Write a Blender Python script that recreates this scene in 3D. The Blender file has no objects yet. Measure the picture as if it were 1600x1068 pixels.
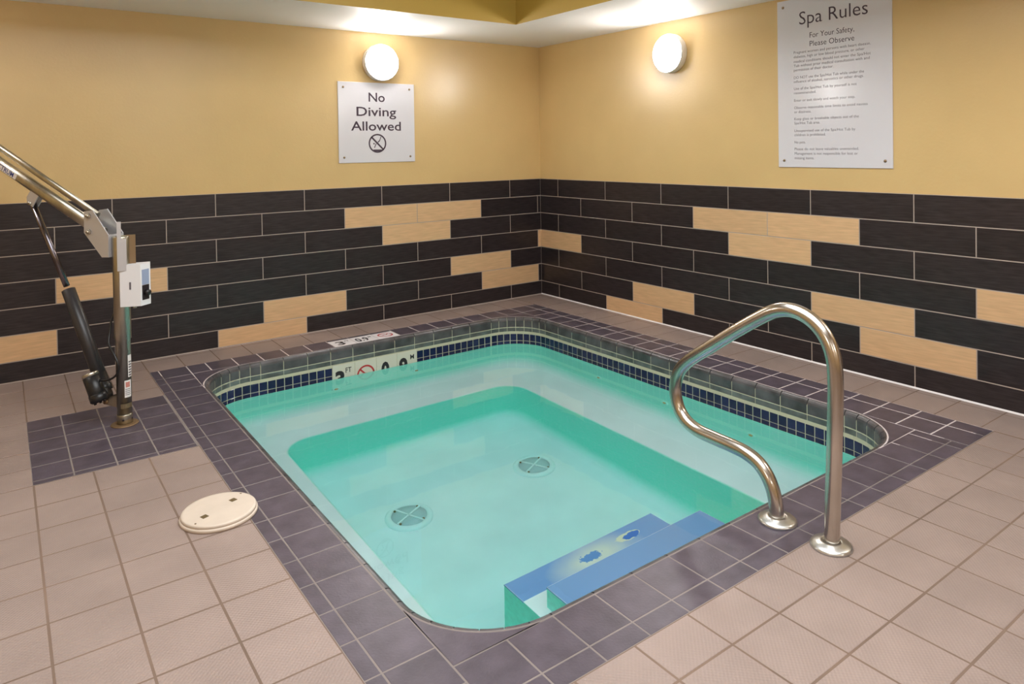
import bpy, bmesh, math, random
from mathutils import Vector, Matrix
random.seed(7)
C = bpy.context.scene.collection
S = bpy.context.scene
PI = math.pi

# ------------------------------------------------------------------ camera
cam_d = bpy.data.cameras.new('camera'); cam = bpy.data.objects.new('camera', cam_d); C.objects.link(cam)
S.camera = cam
yaw, pit, rol = 0.6375, -0.0146, -0.0151
f = Vector((math.sin(yaw) * math.cos(pit), math.cos(yaw) * math.cos(pit), math.sin(pit)))
r0 = Vector((math.cos(yaw), -math.sin(yaw), 0)); u0 = r0.cross(f)
rr = r0 * math.cos(rol) + u0 * math.sin(rol); uu = -r0 * math.sin(rol) + u0 * math.cos(rol)
M = Matrix((rr, uu, -f)).transposed().to_4x4(); M.translation = Vector((-3.9828, -5.1952, 1.3355))
cam.matrix_world = M
cam_d.sensor_width = 36; cam_d.lens = 1116.4 / 1600 * 36
cam_d.shift_x = (800 - 825.4) / 1600; cam_d.shift_y = (247.5 - 534) / 1600
cam_d.clip_start = 0.05

# ------------------------------------------------------------------ light and exposure
w = bpy.data.worlds.new('world'); S.world = w; w.use_nodes = True
w.node_tree.nodes['Background'].inputs[0].default_value = (1, 0.95, 0.88, 1)
w.node_tree.nodes['Background'].inputs[1].default_value = 0.0
S.view_settings.view_transform = 'Standard'; S.view_settings.look = 'None'
S.view_settings.exposure = 0.3; S.view_settings.gamma = 1.0
S.view_settings.use_curve_mapping = False
S.cycles.use_denoising = True
S.cycles.max_bounces = 14; S.cycles.diffuse_bounces = 6; S.cycles.transmission_bounces = 10; S.cycles.glossy_bounces = 4
S.cycles.caustics_refractive = True; S.cycles.caustics_reflective = False
S.cycles.sample_clamp_indirect = 40.0; S.cycles.blur_glossy = 1.0
LAMP = 53.0          # strength of the wall lamps' diffusers
ROOM_X, ROOM_Y = -5.9, -8.2
CEIL, TRAY = 2.25, 2.95
def area(name, loc, rot, sx, sy, power, col=(1, .97, .93)):
    d = bpy.data.lights.new(name, 'AREA'); d.shape = 'RECTANGLE'; d.size = sx; d.size_y = sy; d.energy = power; d.color = col
    o = bpy.data.objects.new(name, d); C.objects.link(o); o.location = loc; o.rotation_euler = rot
    return o
area('added_tray_fill', (-2.9, -3.9, TRAY - .02), (0, 0, 0), 2.8, 3.6, 135, (.95, .98, 1))  # unseen fill light added in the tray to brighten the pool

# ------------------------------------------------------------------ materials
def mat(name, col, rough=.5, metal=0, var=0, noise=None, bump=None, spec=.5, **kw):
    m = bpy.data.materials.new(name); m.use_nodes = True; nt = m.node_tree; n = nt.nodes; b = n['Principled BSDF']
    b.inputs['Roughness'].default_value = rough; b.inputs['Metallic'].default_value = metal
    b.inputs['Specular IOR Level'].default_value = spec
    for k, v in kw.items(): b.inputs[k.replace('_', ' ')].default_value = v
    rgb = n.new('ShaderNodeRGB'); rgb.outputs[0].default_value = (*col, 1); out = rgb.outputs[0]
    tc = n.new('ShaderNodeTexCoord')
    def mixmul(a, fac_sock, lo, hi):
        mr = n.new('ShaderNodeMapRange'); nt.links.new(fac_sock, mr.inputs[0]); mr.inputs[3].default_value = lo; mr.inputs[4].default_value = hi
        vm = n.new('ShaderNodeVectorMath'); vm.operation = 'SCALE'; nt.links.new(a, vm.inputs[0]); nt.links.new(mr.outputs[0], vm.inputs['Scale'])
        return vm.outputs[0]
    if var:
        oi = n.new('ShaderNodeObjectInfo'); out = mixmul(out, oi.outputs['Random'], 1 - var, 1 + var)
    if noise:
        sc, lo, hi, stretch = noise[:4]
        space = noise[4] if len(noise) > 4 else 'Object'
        mp = n.new('ShaderNodeMapping'); mp.inputs['Scale'].default_value = stretch
        if space == 'World':
            g = n.new('ShaderNodeNewGeometry'); nt.links.new(g.outputs['Position'], mp.inputs[0])
        else:
            nt.links.new(tc.outputs['Object'], mp.inputs[0])
        nz = n.new('ShaderNodeTexNoise'); nz.inputs['Scale'].default_value = sc; nz.inputs['Detail'].default_value = 5
        nt.links.new(mp.outputs[0], nz.inputs['Vector'])
        mr = n.new('ShaderNodeMapRange'); mr.inputs[1].default_value = .3; mr.inputs[2].default_value = .7
        nt.links.new(nz.outputs[0], mr.inputs[0]); out = mixmul(out, mr.outputs[0], lo, hi)
    nt.links.new(out, b.inputs['Base Color'])
    if bump:
        sc, dist = bump
        nz = n.new('ShaderNodeTexNoise'); nz.inputs['Scale'].default_value = sc; nz.inputs['Detail'].default_value = 3
        nt.links.new(tc.outputs['Object'], nz.inputs['Vector'])
        bp = n.new('ShaderNodeBump'); bp.inputs['Strength'].default_value = 1; bp.inputs['Distance'].default_value = dist
        nt.links.new(nz.outputs[0], bp.inputs['Height']); nt.links.new(bp.outputs[0], b.inputs['Normal'])
    return m

PAINT = mat('yellow_paint', (.65, .46, .21), .27, noise=(3, .97, 1.03, (1, 1, 1), 'World'), bump=(60, .0006))
TRAYP = mat('olive_paint', (.42, .275, .05), .5)
WHITE = mat('white_ceiling_paint', (.80, .79, .78), .5)
GROUTW = mat('wall_grout', (.42, .35, .30), .9)
GROUTB = mat('brown_floor_grout', (.17, .115, .085), .9, noise=(2.2, .75, 1.35, (1, 1, 1), 'World'))
GROUTD = mat('pale_border_grout', (.22, .188, .175), .9, noise=(3, .8, 1.15, (1, 1, 1), 'World'))
GROUTL = mat('clean_border_grout', (.60, .53, .52), .9)
CAULK = mat('white_caulk', (.75, .72, .72), .5)
# dark wood-look tile lies along X (left wall) or along Y (right wall): grain runs along the local X axis
DARKT = mat('dark_wood_tile', (.022, .0165, .018), .33, var=.10, noise=(9, .55, 1.7, (1, 1, 14)))
BEIGET = mat('beige_wood_tile', (.68, .44, .24), .4, var=.04, noise=(7, .88, 1.08, (1, 1, 14)))
def floor_tile_mat():
    m = mat('beige_floor_tile', (.298, .228, .200), .5, var=.05, noise=(5, .92, 1.08, (1, 1, 1), 'World'))
    nt = m.node_tree; n = nt.nodes; b = n['Principled BSDF']; tc = n.new('ShaderNodeTexCoord')
    sx = n.new('ShaderNodeSeparateXYZ'); nt.links.new(tc.outputs['Object'], sx.inputs[0])
    def sn(o):
        a = n.new('ShaderNodeMath'); a.operation = 'MULTIPLY'; a.inputs[1].default_value = 2 * PI / .0135; nt.links.new(o, a.inputs[0])
        c = n.new('ShaderNodeMath'); c.operation = 'SINE'; nt.links.new(a.outputs[0], c.inputs[0]); return c.outputs[0]
    mu = n.new('ShaderNodeMath'); mu.operation = 'MULTIPLY'; nt.links.new(sn(sx.outputs[0]), mu.inputs[0]); nt.links.new(sn(sx.outputs[1]), mu.inputs[1])
    nz = n.new('ShaderNodeTexNoise'); nz.inputs['Scale'].default_value = 150; nt.links.new(tc.outputs['Object'], nz.inputs['Vector'])
    ad = n.new('ShaderNodeMath'); ad.operation = 'ADD'; nt.links.new(mu.outputs[0], ad.inputs[0]); nt.links.new(nz.outputs[0], ad.inputs[1])
    bp = n.new('ShaderNodeBump'); bp.inputs['Strength'].default_value = .8; bp.inputs['Distance'].default_value = .0006
    nt.links.new(ad.outputs[0], bp.inputs['Height']); nt.links.new(bp.outputs[0], b.inputs['Normal'])
    return m
BEIGEF = floor_tile_mat()
DARKF = mat('charcoal_border_tile', (.078, .063, .082), .38, var=.08, noise=(14, .8, 1.25, (1, 1, 1), 'World'), bump=(120, .0006))
COPING = mat('charcoal_coping_tile', (.068, .064, .068), .3, var=.10, noise=(10, .6, 1.7, (1, 1, 1), 'World'), bump=(60, .0006))
TRIMT = mat('green_grey_trim_tile', (.10, .11, .105), .3, var=.2, noise=(14, .6, 1.6, (1, 1, 1), 'World'))
BAND = mat('pale_yellow_grout', (.52, .50, .36), .8)
NAVY = mat('navy_glazed_mosaic', (.008, .010, .055), .12, var=.25)
CREAM = mat('cream_marker_tile', (.62, .60, .50), .3)
MWHITE = mat('white_marker_tile', (.80, .78, .80), .35)
BLACK = mat('black_print', (.015, .012, .016), .5)
INK = mat('dark_plum_ink', (.045, .025, .045), .5)
GREYINK = mat('grey_ink', (.13, .11, .13), .5)
RED = mat('red_print', (.45, .03, .03), .5)
WATERLIT = mat('plaster_with_painted_water_light', (.38, .92, .82), .6, noise=(26, .9, 1.07, (1, 1, 1), 'World'))  # green water light painted into the colour of upright underwater faces
PLASTER = mat('white_pool_plaster', (.90, .92, .95), .6, noise=(4, .95, 1.03, (1, 1, 1), 'World'))
STEEL = mat('brushed_stainless_steel', (.60, .55, .49), .24, 1, noise=(6, .8, 1.1, (1, 1, 1)))
FLANGE = mat('polished_steel_flange', (.66, .67, .66), .33, 1)
GALV = mat('dull_steel', (.50, .47, .39), .33, 1, noise=(20, .75, 1.15, (1, 1, .15)))
PLATE = mat('satin_aluminium_plate', (.60, .60, .63), .38, .55)
RUST = mat('rusty_steel', (.26, .17, .09), .55, .6)
DARKM = mat('dark_actuator_paint', (.03, .028, .03), .35)
RODM = mat('dark_chrome_rod', (.20, .18, .20), .22, 1)
RUBBER = mat('black_plastic', (.012, .012, .013), .35)
BOXW = mat('white_plastic', (.78, .78, .80), .35)
LCD = mat('grey_blue_panel', (.30, .36, .50), .3)
STICK = mat('white_sticker', (.78, .76, .74), .4)
LIDM = mat('cream_plastic_lid', (.64, .55, .46), .4, noise=(12, .93, 1.04, (1, 1, 1)))
HOLE_SHADE = mat('brown_hole_shade', (.12, .08, .03), .7)
SIGNM = mat('white_sign_plastic', (.67, .66, .70), .16)
SCREWM = mat('bronze_screw', (.30, .22, .14), .4, 1)
DRAINM = mat('white_drain_plastic', (.88, .92, .95), .4)
DRAING = mat('grey_drain_grate', (.50, .60, .64), .5)
JETM = mat('yellowed_jet_plastic', (.50, .40, .14), .4)
NAVYINK = mat('navy_print', (.02, .04, .22), .5)
LAMPRIM = mat('white_lamp_rim', (.75, .73, .70), .4)
def emis(name, col, st):
    m = mat(name, col, .4); b = m.node_tree.nodes['Principled BSDF']
    b.inputs['Emission Color'].default_value = (*col, 1); b.inputs['Emission Strength'].default_value = st; return m
GLOW = emis('lit_opal_diffuser', (1, .965, .94), LAMP)
def blue_mat():
    m = mat('blue_step_coating', (.20, .36, .72), .5); nt = m.node_tree; n = nt.nodes; b = n['Principled BSDF']
    tc = n.new('ShaderNodeTexCoord'); base = b.inputs['Base Color'].links[0].from_socket
    def spot(cx, cy, rx, ry, nsc, lo, hi, amp):
        mp = n.new('ShaderNodeMapping'); mp.vector_type = 'TEXTURE'; mp.inputs['Location'].default_value = (cx, cy, 0); mp.inputs['Scale'].default_value = (rx, ry, 1000)
        nt.links.new(tc.outputs['Object'], mp.inputs[0])
        ln = n.new('ShaderNodeVectorMath'); ln.operation = 'LENGTH'; nt.links.new(mp.outputs[0], ln.inputs[0])
        nz = n.new('ShaderNodeTexNoise'); nz.inputs['Scale'].default_value = nsc; nt.links.new(tc.outputs['Object'], nz.inputs['Vector'])
        ma = n.new('ShaderNodeMath'); ma.operation = 'MULTIPLY_ADD'; sb = n.new('ShaderNodeMath'); sb.operation = 'SUBTRACT'; sb.inputs[1].default_value = .5; nt.links.new(nz.outputs[0], sb.inputs[0]); nt.links.new(sb.outputs[0], ma.inputs[0]); ma.inputs[1].default_value = amp; nt.links.new(ln.outputs['Value'], ma.inputs[2])
        mr = n.new('ShaderNodeMapRange'); nt.links.new(ma.outputs[0], mr.inputs[0]); mr.inputs[1].default_value = lo; mr.inputs[2].default_value = hi; mr.inputs[3].default_value = 1; mr.inputs[4].default_value = 0
        return mr.outputs[0]
    def mix(a, fac, col):
        mx = n.new('ShaderNodeMix'); mx.data_type = 'RGBA'; nt.links.new(fac, mx.inputs[0]); nt.links.new(a, mx.inputs[6]); mx.inputs[7].default_value = (*col, 1); return mx.outputs[2]
    c = mix(base, spot(-.005, -.03, .27, .13, 8, .25, 1.0, .35), (.75, .76, .70))
    c = mix(c, spot(-.026, -.012, .062, .026, 45, .85, 1.0, 1.6), (.10, .28, .66))
    c = mix(c, spot(.205, -.002, .070, .026, 25, .95, 1.05, .7), (.82, .78, .60))
    c = mix(c, spot(.222, -.006, .052, .020, 40, .9, 1.0, 1.1), (.02, .17, .66))
    nt.links.new(c, b.inputs['Base Color']); return m
BLUE = blue_mat()
BLUE2 = mat('blue_upper_step_coating', (.22, .40, .74), .5)
def water_mat():
    m = bpy.data.materials.new('clear_pool_water'); m.use_nodes = True; nt = m.node_tree; n = nt.nodes; n.clear()
    out = n.new('ShaderNodeOutputMaterial'); g = n.new('ShaderNodeBsdfGlass'); g.inputs['IOR'].default_value = 1.33; g.inputs['Roughness'].default_value = 0
    g.inputs['Color'].default_value = (1, 1, 1, 1)
    tc = n.new('ShaderNodeTexCoord'); nz = n.new('ShaderNodeTexNoise'); nz.inputs['Scale'].default_value = 5; nz.inputs['Detail'].default_value = 2
    nt.links.new(tc.outputs['Object'], nz.inputs['Vector'])
    bp = n.new('ShaderNodeBump'); bp.inputs['Strength'].default_value = .5; bp.inputs['Distance'].default_value = .0012
    nt.links.new(nz.outputs[0], bp.inputs['Height']); nt.links.new(bp.outputs[0], g.inputs['Normal'])
    va = n.new('ShaderNodeVolumeAbsorption'); va.inputs['Color'].default_value = (.20, .985, 1.0, 1); va.inputs['Density'].default_value = .36
    nt.links.new(g.outputs[0], out.inputs['Surface']); nt.links.new(va.outputs[0], out.inputs['Volume'])
    return m
WATER = water_mat()

# ------------------------------------------------------------------ mesh helpers
def obj(name, me, parent=None, loc=None, label=None, kind=None):
    o = bpy.data.objects.new(name, me); C.objects.link(o)
    if parent: o.parent = parent
    if loc is not None: o.location = loc
    if label: o['label'] = label
    if kind: o['kind'] = kind
    return o
def thing(name, label, cat, loc=(0, 0, 0), group=None, rz=0):
    o = bpy.data.objects.new(name, None); C.objects.link(o); o.location = loc; o.rotation_euler = (0, 0, rz); o.empty_display_size = .1
    o['label'] = label; o['category'] = cat
    if group: o['group'] = group
    return o
class MB:
    def __init__(s): s.v = []; s.f = []; s.m = []; s.sm = []
    def face(s, idx, m=0, sm=False): s.f.append(idx); s.m.append(m); s.sm.append(sm)
    def add(s, vs): k = len(s.v); s.v += [tuple(v) for v in vs]; return k
    def box(s, x0, x1, y0, y1, z0, z1, m=0):
        k = s.add([(x, y, z) for z in (z0, z1) for y in (y0, y1) for x in (x0, x1)])
        for q in ((0, 2, 3, 1), (4, 5, 7, 6), (0, 1, 5, 4), (1, 3, 7, 5), (3, 2, 6, 7), (2, 0, 4, 6)): s.face([k + i for i in q], m)
    def prism(s, pts, n, m=0):                     # polygon extruded along n
        n = Vector(n); k = s.add(pts); s.add([Vector(p) + n for p in pts]); c = len(pts)
        s.face(list(range(k + c - 1, k - 1, -1)), m); s.face(list(range(k + c, k + 2 * c)), m)
        for i in range(c): j = (i + 1) % c; s.face([k + i, k + j, k + c + j, k + c + i], m)
    def rings(s, rings, m=0, sm=True, cap=True, closed=True):
        ks = [s.add(r) for r in rings]; c = len(rings[0])
        for a, b in zip(ks, ks[1:]):
            for i in range(c if closed else c - 1): j = (i + 1) % c; s.face([a + i, a + j, b + j, b + i], m, sm)
        if cap:
            s.face([ks[0] + i for i in range(c)][::-1], m); s.face([ks[-1] + i for i in range(c)], m)
    def lathe(s, prof, axis=(0, 0, 1), org=(0, 0, 0), n=32, m=0, sm=True, cap=True):   # prof: (radius, height)
        ax = Vector(axis).normalized(); t = ax.orthogonal().normalized(); b = ax.cross(t); o = Vector(org)
        s.rings([[o + ax * h + (t * math.cos(2 * PI * i / n) + b * math.sin(2 * PI * i / n)) * r for i in range(n)] for r, h in prof], m, sm, cap)
    def tube(s, pts, r, n=14, m=0, cap=True):
        pts = [Vector(p) for p in pts]; T = []
        for i in range(len(pts)):
            T.append((pts[min(i + 1, len(pts) - 1)] - pts[max(i - 1, 0)]).normalized())
        u = T[0].orthogonal().normalized(); rs = []
        for p, t in zip(pts, T):
            u = (u - t * u.dot(t)).normalized(); b = t.cross(u)
            rs.append([p + (u * math.cos(2 * PI * i / n) + b * math.sin(2 * PI * i / n)) * r for i in range(n)])
        s.rings(rs, m, True, cap)
    def mesh(s, name, mats, weld=False):
        me = bpy.data.meshes.new(name); me.from_pydata(s.v, [], s.f)
        for mm in (mats if isinstance(mats, (list, tuple)) else [mats]): me.materials.append(mm)
        me.polygons.foreach_set('material_index', s.m); me.polygons.foreach_set('use_smooth', s.sm)
        bm = bmesh.new(); bm.from_mesh(me); bmesh.ops.recalc_face_normals(bm, faces=bm.faces); bm.to_mesh(me); bm.free()
        me.update(); return me
    def build(s, name, mats, parent=None, loc=None, label=None, kind=None):
        return obj(name, s.mesh(name, mats), parent, loc, label, kind)

_cache = {}
def tile_mesh(name, dx, dy, th, ch, m):            # flat tile in local XY, face up at z=0, chamfered edge
    key = (name, round(dx, 4), round(dy, 4), m.name)
    if key not in _cache:
        b = MB(); a, c = dx / 2, dy / 2
        b.rings([[(-a, -c, -th), (a, -c, -th), (a, c, -th), (-a, c, -th)], [(-a, -c, -ch), (a, -c, -ch), (a, c, -ch), (-a, c, -ch)],
                 [(-a + ch, -c + ch, 0), (a - ch, -c + ch, 0), (a - ch, c - ch, 0), (-a + ch, c - ch, 0)]], sm=False)
        _cache[key] = b.mesh(name, m)
    return _cache[key]
def smooth_path(pts, n=6):                         # Catmull-Rom through 3-D points
    P = [Vector(p) for p in pts]; P = [P[0] * 2 - P[1]] + P + [P[-1] * 2 - P[-2]]; out = []
    for i in range(1, len(P) - 2):
        for k in range(n):
            t = k / n; a, b, c, d = P[i - 1:i + 3]
            out.append(.5 * ((2 * b) + (c - a) * t + (2 * a - 5 * b + 4 * c - d) * t * t + (3 * b - a - 3 * c + d) * t ** 3))
    out.append(P[-2]); return out
def text_mesh(name, txt, m, width=None, height=None, bold=0, align='LEFT'):
    """flat lettering in local XY as a mesh; width = overall width, height = cap height"""
    cu = bpy.data.curves.new(name, 'FONT'); cu.body = txt; cu.size = 1; cu.offset = bold; cu.resolution_u = 3
    t = bpy.data.objects.new(name, cu); C.objects.link(t)
    dg = bpy.context.evaluated_depsgraph_get(); me = bpy.data.meshes.new_from_object(t.evaluated_get(dg))
    bpy.data.objects.remove(t)
    xs = [v.co.x for v in me.vertices]; x0, x1 = min(xs), max(xs)
    cap = .729
    sy = (height or 1) / cap; sx = (width / (x1 - x0)) if width else sy
    off = x0 if align == 'LEFT' else (x0 + x1) / 2
    for v in me.vertices: v.co = ((v.co.x - off) * sx, v.co.y * sy, 0)
    me.materials.clear(); me.materials.append(m); return me
def join_meshes(name, items):                      # items: (mesh, matrix)
    vs, fs, mats = [], [], []
    for me, mx in items:
        k = len(vs); vs += [tuple(mx @ v.co) for v in me.vertices]; fs += [[k + i for i in p.vertices] for p in me.polygons]
        mats = list(me.materials)
    o = bpy.data.meshes.new(name); o.from_pydata(vs, [], fs)
    for mm in mats: o.materials.append(mm)
    return o
def frame(o, x, y, n):                             # matrix with given local axes
    mx = Matrix((Vector(x), Vector(y), Vector(n))).transposed().to_4x4(); mx.translation = Vector(o); return mx

# ------------------------------------------------------------------ pool outline
QX0, QX1, QY0, QY1, QR = -3.068, -.587, -3.60, -.507, .33     # where the flat border meets the rounded coping
AC = [((QX1 - QR, QY0 + QR), -90), ((QX1 - QR, QY1 - QR), 0), ((QX0 + QR, QY1 - QR), 90), ((QX0 + QR, QY0 + QR), 180)]
ST = [((QX0 + QR, QY0), (QX1 - QR, QY0), (0, 1)), ((QX1, QY0 + QR), (QX1, QY1 - QR), (-1, 0)),
      ((QX1 - QR, QY1), (QX0 + QR, QY1), (0, -1)), ((QX0, QY1 - QR), (QX0, QY0 + QR), (1, 0))]
def pt(sec, u, d):                                 # sec 's0'..'s3' near,right,far,left; 'a0'..'a3' corners
    k = int(sec[1])
    if sec[0] == 's':
        a, b, n = ST[k]; return (a[0] + (b[0] - a[0]) * u + n[0] * d, a[1] + (b[1] - a[1]) * u + n[1] * d)
    (cx, cy), an = AC[k]; t = math.radians(an + 90 * u); return (cx + (QR - d) * math.cos(t), cy + (QR - d) * math.sin(t))
def rrect(x0, x1, y0, y1, r, n=10):                # rounded rectangle, counter-clockwise
    out = []
    for (cx, cy), an in (((x1 - r, y0 + r), -90), ((x1 - r, y1 - r), 0), ((x0 + r, y1 - r), 90), ((x0 + r, y0 + r), 180)):
        for i in range(n + 1):
            t = math.radians(an + 90 * i / n); out.append((cx + r * math.cos(t), cy + r * math.sin(t)))
    return out
def qloop(d, z): return [(x, y, z) for x, y in rrect(QX0 + d, QX1 - d, QY0 + d, QY1 - d, QR - d)]

# ------------------------------------------------------------------ floor
BX0, BX1, BY0, BY1 = -3.273, -.322, -3.83, -.315   # outer edge of the charcoal border
mb = MB()
hole = rrect(QX0 + .004, QX1 - .004, QY0 + .004, QY1 - .004, QR)
N = 11
def ring_to_rect(b, loop, rect, z, m):
    k = b.add([(x, y, z) for x, y in loop]); x0, x1, y0, y1 = rect
    c = b.add([(x1, y0, z), (x1, y1, z), (x0, y1, z), (x0, y0, z)])
    for q in range(4):
        for i in range(N - 1): b.face([k + q * N + i, c + q, k + q * N + i + 1], m)
        nx = (q + 1) % 4; b.face([k + q * N + N - 1, c + q, c + nx, k + nx * N], m)
GZ = -.0006
ring_to_rect(mb, hole, (BX0, BX1, BY0, BY1), GZ, 1)
k = mb.add([(BX1, BY0, GZ), (BX1, BY1, GZ), (BX0, BY1, GZ), (BX0, BY0, GZ), (0.1, ROOM_Y - .1, GZ), (0.1, .1, GZ), (ROOM_X - .1, .1, GZ), (ROOM_X - .1, ROOM_Y - .1, GZ)])
for i in range(4): j = (i + 1) % 4; mb.face([k + i, k + 4 + i, k + 4 + j, k + j], 0)
mb.box(-3.902, BX0, -1.682, -.823, -.02, GZ + .0004, 1)
for i, q in enumerate(mb.f):                        # the grout is cleaner and paler along the two walls
    cx, cy = sum(mb.v[j][0] for j in q) / len(q), sum(mb.v[j][1] for j in q) / len(q)
    if mb.m[i] == 1 and (cy > -.75 or cx > -.75) and cx > -3.2: mb.m[i] = 2
floor = mb.build('floor', [GROUTB, GROUTD, GROUTL], kind='structure')
floor['label'] = 'tiled pool deck of beige textured tiles with brown grout'
NT = [0]
def lay(xs, ys, name, m, gap=.005, skip=None, ch=.0009, jit=0.0, label=None):
    for x0, x1 in zip(xs, xs[1:]):
        for y0, y1 in zip(ys, ys[1:]):
            if skip and skip(x0, x1, y0, y1): continue
            dx, dy = abs(x1 - x0) - gap, abs(y1 - y0) - gap
            if dx < .01 or dy < .01: continue
            o = obj(name, tile_mesh(name, dx, dy, .012, ch, m), floor, ((x0 + x1) / 2, (y0 + y1) / 2, random.uniform(-jit, jit)), label=label)
            NT[0] += 1
fr = lambda a, b, s: [a + s * i for i in range(int((b - a) / s) + 2)]
# beige field, left of the border (clipped to what stands near the view)
xsA = [-3.273, -3.4805, -3.690, -3.8975, -4.105, -4.313]
ysA = [0.0, -.025, -.2335, -.4435, -.6535] + [-.823] + [-1.0625, -1.2727, -1.4829, -1.682] + [-1.693 - .2102 * i for i in range(1, 10)]
padbox = lambda x0, x1, y0, y1: x1 > -3.89 and -1.69 < (y0 + y1) / 2 < -.823
lay([x for x in xsA], ysA, 'floor_tile', BEIGEF, .006, lambda a, b, c, d: padbox(b, a, c, d), jit=.0006)
# strip along the left wall and along the right wall
lay([-3.273 + .2052 * i for i in range(0, 15)] + [-.322], [-.315, -.06, 0], 'floor_tile', BEIGEF, .005, jit=.0004)
ysC = [-3.984 + .209 * i for i in range(0, 19)] + [-.06, 0]
ysC = [y for y in ysC if y < -.1 or y >= -.06]
lay([-.322, -.065, 0], ysC, 'floor_tile', BEIGEF, .005, jit=.0004)
# near deck
xsD = [-3.062, -2.8535] + [-2.643 + .2105 * i for i in range(0, 11)] + [-.3275, -.117, 0]
xsD = sorted(set(round(x, 4) for x in xsD)); xsD = [x for i, x in enumerate(xsD) if i == 0 or x - xsD[i - 1] > .02]
lay(xsD, [BY0, -3.988] + [-3.988 - .2088 * i for i in range(1, 6)], 'floor_tile', BEIGEF, .0065, lambda a, b, c, d: a > -.33 and c > -3.98, jit=.0006)
# charcoal pad that carries the lift
lay([-3.902, -3.757, -3.598, -3.4395, -3.280], [-.823, -.99, -1.148, -1.312, -1.475, -1.64, -1.682], 'pad_tile', DARKF, .005)
# charcoal border: outer narrow strip and main row
ysL = [-.315, -.507, -.622] + [-.785 - .1602 * i for i in range(0, 18)] + [-3.667, BY0]
lay([BX0, -3.2235, QX0], ysL, 'border_tile', DARKF, .005)
ysR = [BY0] + [-3.667 + .1587 * i for i in range(0, 20)] + [-.495, BY1]
lay([QX1, -.42, BX1], ysR, 'border_tile', DARKF, .0068)
xsN = [QX0] + [-2.90 + .1606 * i for i in range(0, 15)]; xsN = [x for x in xsN if x < QX1 - .05] + [QX1]
lay(xsN, [BY0, -3.759, QY0], 'border_tile', DARKF, .005)
MK = [-2.167, -2.010, -1.845, -1.683]               # three white depth markers set in the far row
xsF = [QX0, -2.957, -2.797, -2.64, -2.482, -2.325, MK[0]]
lay(xsF, [QY1, BY1], 'border_tile', DARKF, .0068)
lay(MK, [-.352, BY1], 'border_tile', DARKF, .004)
xsF = [MK[3]] + [-1.526 + .158 * i for i in range(0, 6)] + [QX1]
lay(xsF, [QY1, BY1], 'border_tile', DARKF, .0068)
# the cut pieces that fill the four rounded corners
for (cx, cy), an in AC:
    kx = QX1 if math.cos(math.radians(an + 45)) > 0 else QX0; ky = QY1 if math.sin(math.radians(an + 45)) > 0 else QY0
    kx += .0025 if kx > cx else -.0025; ky += .0025 if ky > cy else -.0025
    b = MB(); g = .012; arc = []
    for i in range(13):
        t = math.radians(an + 8 + 74 * i / 12); arc.append((cx + (QR + .004) * math.cos(t), cy + (QR + .004) * math.sin(t)))
    sx = .0055 if kx > cx else -.0055; sy = .0055 if ky > cy else -.0055
    first, last = arc[0], arc[-1]
    poly = arc + ([(last[0], ky - sy), (kx - sx, ky - sy), (kx - sx, first[1])] if abs(last[1] - ky) < abs(last[0] - kx) else [(kx - sx, last[1]), (kx - sx, ky - sy), (first[0], ky - sy)])
    kk = b.add([(x, y, 0) for x, y in poly]); kb = b.add([(x, y, -.012) for x, y in poly]); n_ = len(poly)
    for i in range(n_): j = (i + 1) % n_; b.face([kk + i, kb + i, kb + j, kk + j])
    cnr = kk + 14
    for i in range(n_):
        j = (i + 1) % n_
        if kk + i != cnr and kk + j != cnr: b.face([cnr, kk + i, kk + j])
    b.build('border_tile', DARKF, floor)

# ------------------------------------------------------------------ walls
TH, TROW, TLEN = 1.056, .1556, .613
def wall(name, along, nrm, start, beige, length):
    """along: unit vector away from the corner; nrm: into the room"""
    A = Vector(along); Nn = Vector(nrm); Z = Vector((0, 0, 1))
    b = MB()
    def q(s0, s1, z0, z1, d, m):
        b.prism([A * s0 + Z * z0 - Nn * .12, A * s1 + Z * z0 - Nn * .12, A * s1 + Z * z1 - Nn * .12, A * s0 + Z * z1 - Nn * .12], Nn * (.12 + d), m)
    q(-.12, length, TH + .0, 2.25, 0, 0); q(-.12, length, -.05, TH, .0092, 1)
    o = b.build(name, [PAINT, GROUTW], kind='structure')
    for r in range(7):
        zt = TH - TROW * r; zb = max(0.003, zt - TROW)
        s = start if r % 2 == 0 else start - TLEN / 2
        if s < .02: s += TLEN
        js = [0.008] + [s + TLEN * k for k in range(0, 12)]
        js = [j for j in js if j < 5.2]
        for t, (s0, s1) in enumerate(zip(js, js[1:])):
            bg = (r, t - 1) in beige; m = BEIGET if bg else DARKT
            dx, dz = s1 - s0 - .005, zt - zb - .005
            key = ('wall_tile', round(dx, 3), round(dz, 3), bg)
            if key not in _cache:
                tb = MB(); a, c, ch, th = dx / 2, dz / 2, .0012, .008
                tb.rings([[(-a, 0, -c), (a, 0, -c), (a, 0, c), (-a, 0, c)], [(-a, -th + ch, -c), (a, -th + ch, -c), (a, -th + ch, c), (-a, -th + ch, c)],
                          [(-a + ch, -th, -c + ch), (a - ch, -th, -c + ch), (a - ch, -th, c - ch), (-a + ch, -th, c - ch)]], sm=False)
                _cache[key] = tb.mesh('wall_tile', m)
            c = A * (s0 + s1) / 2 + Nn * .0022 + Z * (zt + zb) / 2
            to = obj('wall_tile', _cache[key], o, c, label='beige wood-grain wall tile' if bg else None)
            to.rotation_euler = (0, 0, 0 if abs(nrm[1]) else -PI / 2)
    return o
wl = wall('wall_left', (-1, 0, 0), (0, -1, 0), .3505, {(1, 1), (1, 2), (2, 1), (3, -1), (3, 5), (4, 0), (5, 0), (5, 3), (5, 6), (6, 3)}, -ROOM_X + .12)
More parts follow.
